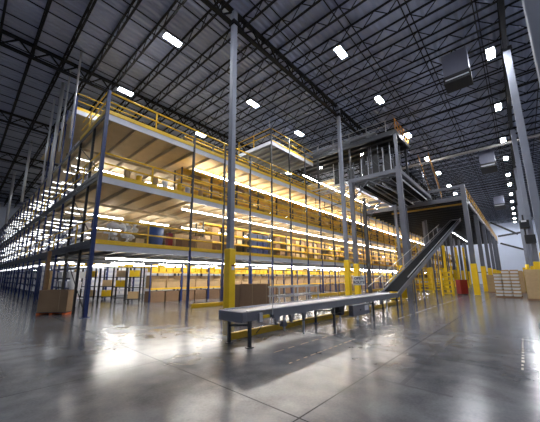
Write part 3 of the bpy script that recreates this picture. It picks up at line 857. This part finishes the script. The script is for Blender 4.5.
# faces the camera along the diagonal
t.rotation_euler = (0,0,-.72)
build('panel', MB().box(-.42,.42,-.015,.015,-.30,.30), SIGNW, t, bevel=.006)
for k, (w, z) in enumerate((('OPEN', .08),('ROUTE', -.20))):
    cu = bpy.data.curves.new('lettering', 'FONT'); cu.body = w; cu.size = .25; cu.align_x = 'CENTER'; cu.extrude = .003; cu.offset = .007
    o = bpy.data.objects.new('lettering', cu); COL.objects.link(o)
    o.parent = t; o.location = (0,-.02,z); o.rotation_euler = (PI/2,0,0); cu.materials.append(SIGNT)
    bpy.context.view_layer.update(); me = bpy.data.meshes.new_from_object(o); bpy.data.objects.remove(o)
    o = build('lettering', None, None, t, me=me); o.location = (0,-.02,z); o.rotation_euler = (PI/2,0,0)
build('stem', MB().box(-.03,.03,.016,.06,-1.35,.5), YEL2, t)

# ---------------------------------------------------------------- aisle side: guards, cabinet, cartons
t = thing('red_bin', 'dark red cabinet standing in the aisle beyond the incline', 'cabinet', (31.9,4.2,0), -.75)
build('body', MB().cb(0,0,.08,.72,.55,1.2), RED, t, bevel=.03); build('lid', MB().cb(0,0,1.28,.76,.59,.08), RED, t)
for sx in (-.28,.28): build('foot', MB().cb(sx,0,0,.1,.45,.08), BLK, t)
def gate(x, y, w, h, label, rz=0, rungs=5, mesh=False, lean=0):
    t = thing('guard_gate', label, 'guard', (x,y,0), rz)
    for sx in (-w/2, w/2): build('post', MB().bar((sx,0,0),(sx,lean,h),.13), YEL2, t)
    for q in range(rungs):
        z = h*(q+.6)/(rungs+.2); build('rung', MB().box(-w/2,w/2,-.04,.04,z-.06,z+.06), YEL2, t)
    if mesh: build('mesh_panel', MB().box(-w/2+.08,w/2-.08,-.015,.015,.12,h-.05), YEL2, t)
    return t
gate(21.6,6.35,1.5,1.75,'yellow mesh guard panel under the incline, nearest', -.8, 3, True)
gate(20.2,6.3,.5,1.5,'narrow yellow guard left of the mesh panel', -.8, 4)
gate(33.0,7.6,2.0,2.2,'yellow barred guard gate left of the red cabinet', -.8, 4)
gate(37.5,7.9,2.4,1.4,'low wide yellow guard gate behind the barred one', -.8, 4)
gate(41.6,7.0,1.6,3.0,'tall yellow guard frame far down the aisle', -.8, 5)
gate(29.3,4.9,.9,2.2,'yellow barred guard immediately left of the red cabinet', -.8, 6)
for k, (x,y) in enumerate(((36.2,6.0),(45.0,6.1),(52,6.1))):
    t = thing('yellow_mast', 'tall yellow lift mast beyond the guard gates, %s of three' % ORD[k], 'mast', (x,y,0))
    build('column', MB().cb(0,0,0,.3,.25,5.0+k*.5), YEL2, t); build('slot', MB().cb(0,-.16,.4,.15,.04,4), DARK, t)
# tall yellow pallet racks under the long platform
tk = rack('pallet_rack', 2.7, 1.0, 6.4, (1.5,3.0,4.5,6.0), YEL2, YEL2, TANDECK)
for i in range(14):
    x = 37.0+2.75*i
    bay = '%s bay going away' % ORD[i]
    place(tk, (x,10.2,0), 0, 'tall yellow pallet rack under the long platform, ' + bay, 'yellow pallet racks under the long platform')
    for a, z in enumerate((.02,1.5,3.0,4.5)):
        for q in range(2):
            if (i*3+a*2+q) % 5 == 0: continue
            place(kb if (i+a+q) % 2 else fb, (x+.72+1.25*q,10.75,z), 0, 'kraft carton in the tall yellow rack, %s level, %s, %s' % (ORD[a], bay, ('left','right')[q]), 'cartons in the tall yellow racks')
# newspaper-like bundles on pallet
pallet((30.6,1.0,0),1.75,1.6,'wooden pallet under the tall stack of white bundles', rz=0)
bd = thing('paper_bundle','', 'bundle')
build('stack', MB().cb(0,0,0,.48,.44,.16), PAPER, bd, bevel=.02); build('cover', MB().cb(0,0,.16,.52,.48,.09), KRAFT, bd); 
random.seed(5)
n = 0
for a in range(8):
    for i in range(3):
        for j in range(3):
            if i == 1 and j == 1: continue
            if a == 7 and (i, j) not in ((0,0),(0,1),(1,0)): continue
            place(bd, (30.05+i*.55+random.uniform(-.02,.02), .48+j*.52+random.uniform(-.02,.02), .117+a*.255), 0,
                'white paper bundle in the tall stack, %s layer up, %s in its layer' % (ORD[a], ORD[i*3+j]), 'white bundles on the pallet')
t = gaylord((28.1,-.75,.115),1.25,1.35,1.0,KRAFT3,'tan bulk carton at the right picture edge, lower of two')
t = gaylord((28.1,-.75,1.12),1.25,1.35,1.0,KRAFT3,'tan bulk carton at the right picture edge, stacked on top')
pallet((28.1,-.75,0),1.3,1.4,'wooden pallet under the tan bulk cartons at the right edge')
for k, (x,y,h) in enumerate(((38.6,2.2,1.7),(41.2,2.2,1.5),(44.5,1.9,1.9),(48,2,1.5),(38.6,.6,2.1),(43,.4,2.1))):
    pallet((x,y,0),1.3,1.3,'wooden pallet behind the white bundles, %s of the line' % ORD[k])
    gaylord((x,y,.115),1.25,1.2,h,KRAFT3 if k % 2 else KRAFT,'tan bulk carton behind the white bundles, %s of the line' % ORD[k])
for k, (x,y) in enumerate(((27.2,-1.45),(38.5,-1.9),(41.2,-.2),(31.2,-.35),(31.2,-1.4))):
    tag(build('guard_bollard', MB().cyl((x,y,0),(x,y,2.6 if k else 2.7),.12,12), YEL2, smooth=True), 'yellow bollard by the right-hand columns, %s going away' % ORD[k], 'bollard', 'yellow bollards')
# speaker pair on third right column
t = thing('speaker_pair', 'two stacked black boxes bracketed to a grey column above the bulk cartons', 'speaker', (30-.22,-.62,0))
build('bracket', MB().box(-.0,.2,.0,.1,4.3,6.4), BLK, t)
build('upper_box', MB().box(-.6,.0,-.25,.3,5.3,5.9), BLK, t, bevel=.03); build('lower_box', MB().box(-.65,-.05,-.45,.15,4.1,4.75), BLK, t, bevel=.03)
build('lens', MB().box(-.61,-.6,-.1,.2,5.75,5.88), WHITE, t)
# column base wedge at the right edge
t = thing('floor_wedge', 'flat black wedge on the floor at the right picture edge', 'wedge', (12.6,-.25,0))
build('body', MB().prism([(0,0),(.9,0),(.9,.09)],-.45,.1), BLK, t)

# floor tape
TO = mat('faded_orange_tape',(.42,.27,.17),.5); TC = mat('faded_cream_tape',(.55,.50,.42),.5)
def tape(a, b, y, w, mt, label, dash=None):
    m = MB(); x = a
    if dash:
        while x < b: m.box(x,min(b,x+dash*random.uniform(.3,.8)),y-w/2+random.uniform(-.01,.01),y+w/2,.0005,.0015); x += dash
    else: m.box(a,b,y-w/2,y+w/2,.0005,.0015)
    return tag(build('floor_tape', m, mt), label, 'floor tape')
tape(4.5,7.4,3.42,.035,TO,'worn orange tape line nearest the camera, in front of the conveyor',.25)
tape(4.9,11.5,4.12,.03,TO,'worn orange tape line running along the conveyor legs',.5)
tape(12,28,3.75,.04,TC,'long faded line on the floor further down the aisle',1.2)
tape(7.0,10.4,.21,.035,TC,'broken cream tape dashes near the right edge of the floor',.3)

# ---------------------------------------------------------------- world, camera
w = bpy.data.worlds.new('hall_air'); S.world = w; w.use_nodes = True
w.node_tree.nodes['Background'].inputs[0].default_value = (.5,.55,.7,1); w.node_tree.nodes['Background'].inputs[1].default_value = .05
cam = bpy.data.cameras.new('camera'); co = bpy.data.objects.new('camera', cam); COL.objects.link(co)
f = 277.6; th = math.atan(52.2/f); al = math.atan(265*math.cos(th)/f)
F = Vector((math.cos(al)*math.cos(th), math.sin(al)*math.cos(th), math.sin(th)))
R = Vector((math.sin(al), -math.cos(al), 0)); U = R.cross(F)
M = Matrix((R, U, -F)).transposed().to_4x4(); M.translation = Vector((0,0,1.6)); co.matrix_world = M
cam.sensor_fit = 'HORIZONTAL'; cam.sensor_width = 36; cam.lens = f/540*36
cam.shift_x = 12/540; cam.shift_y = 13.8/540; cam.clip_end = 300
S.camera = co
v = S.view_settings; v.view_transform = 'Standard'; v.look = 'None'; v.gamma = 1; v.exposure = .25; v.use_curve_mapping = False
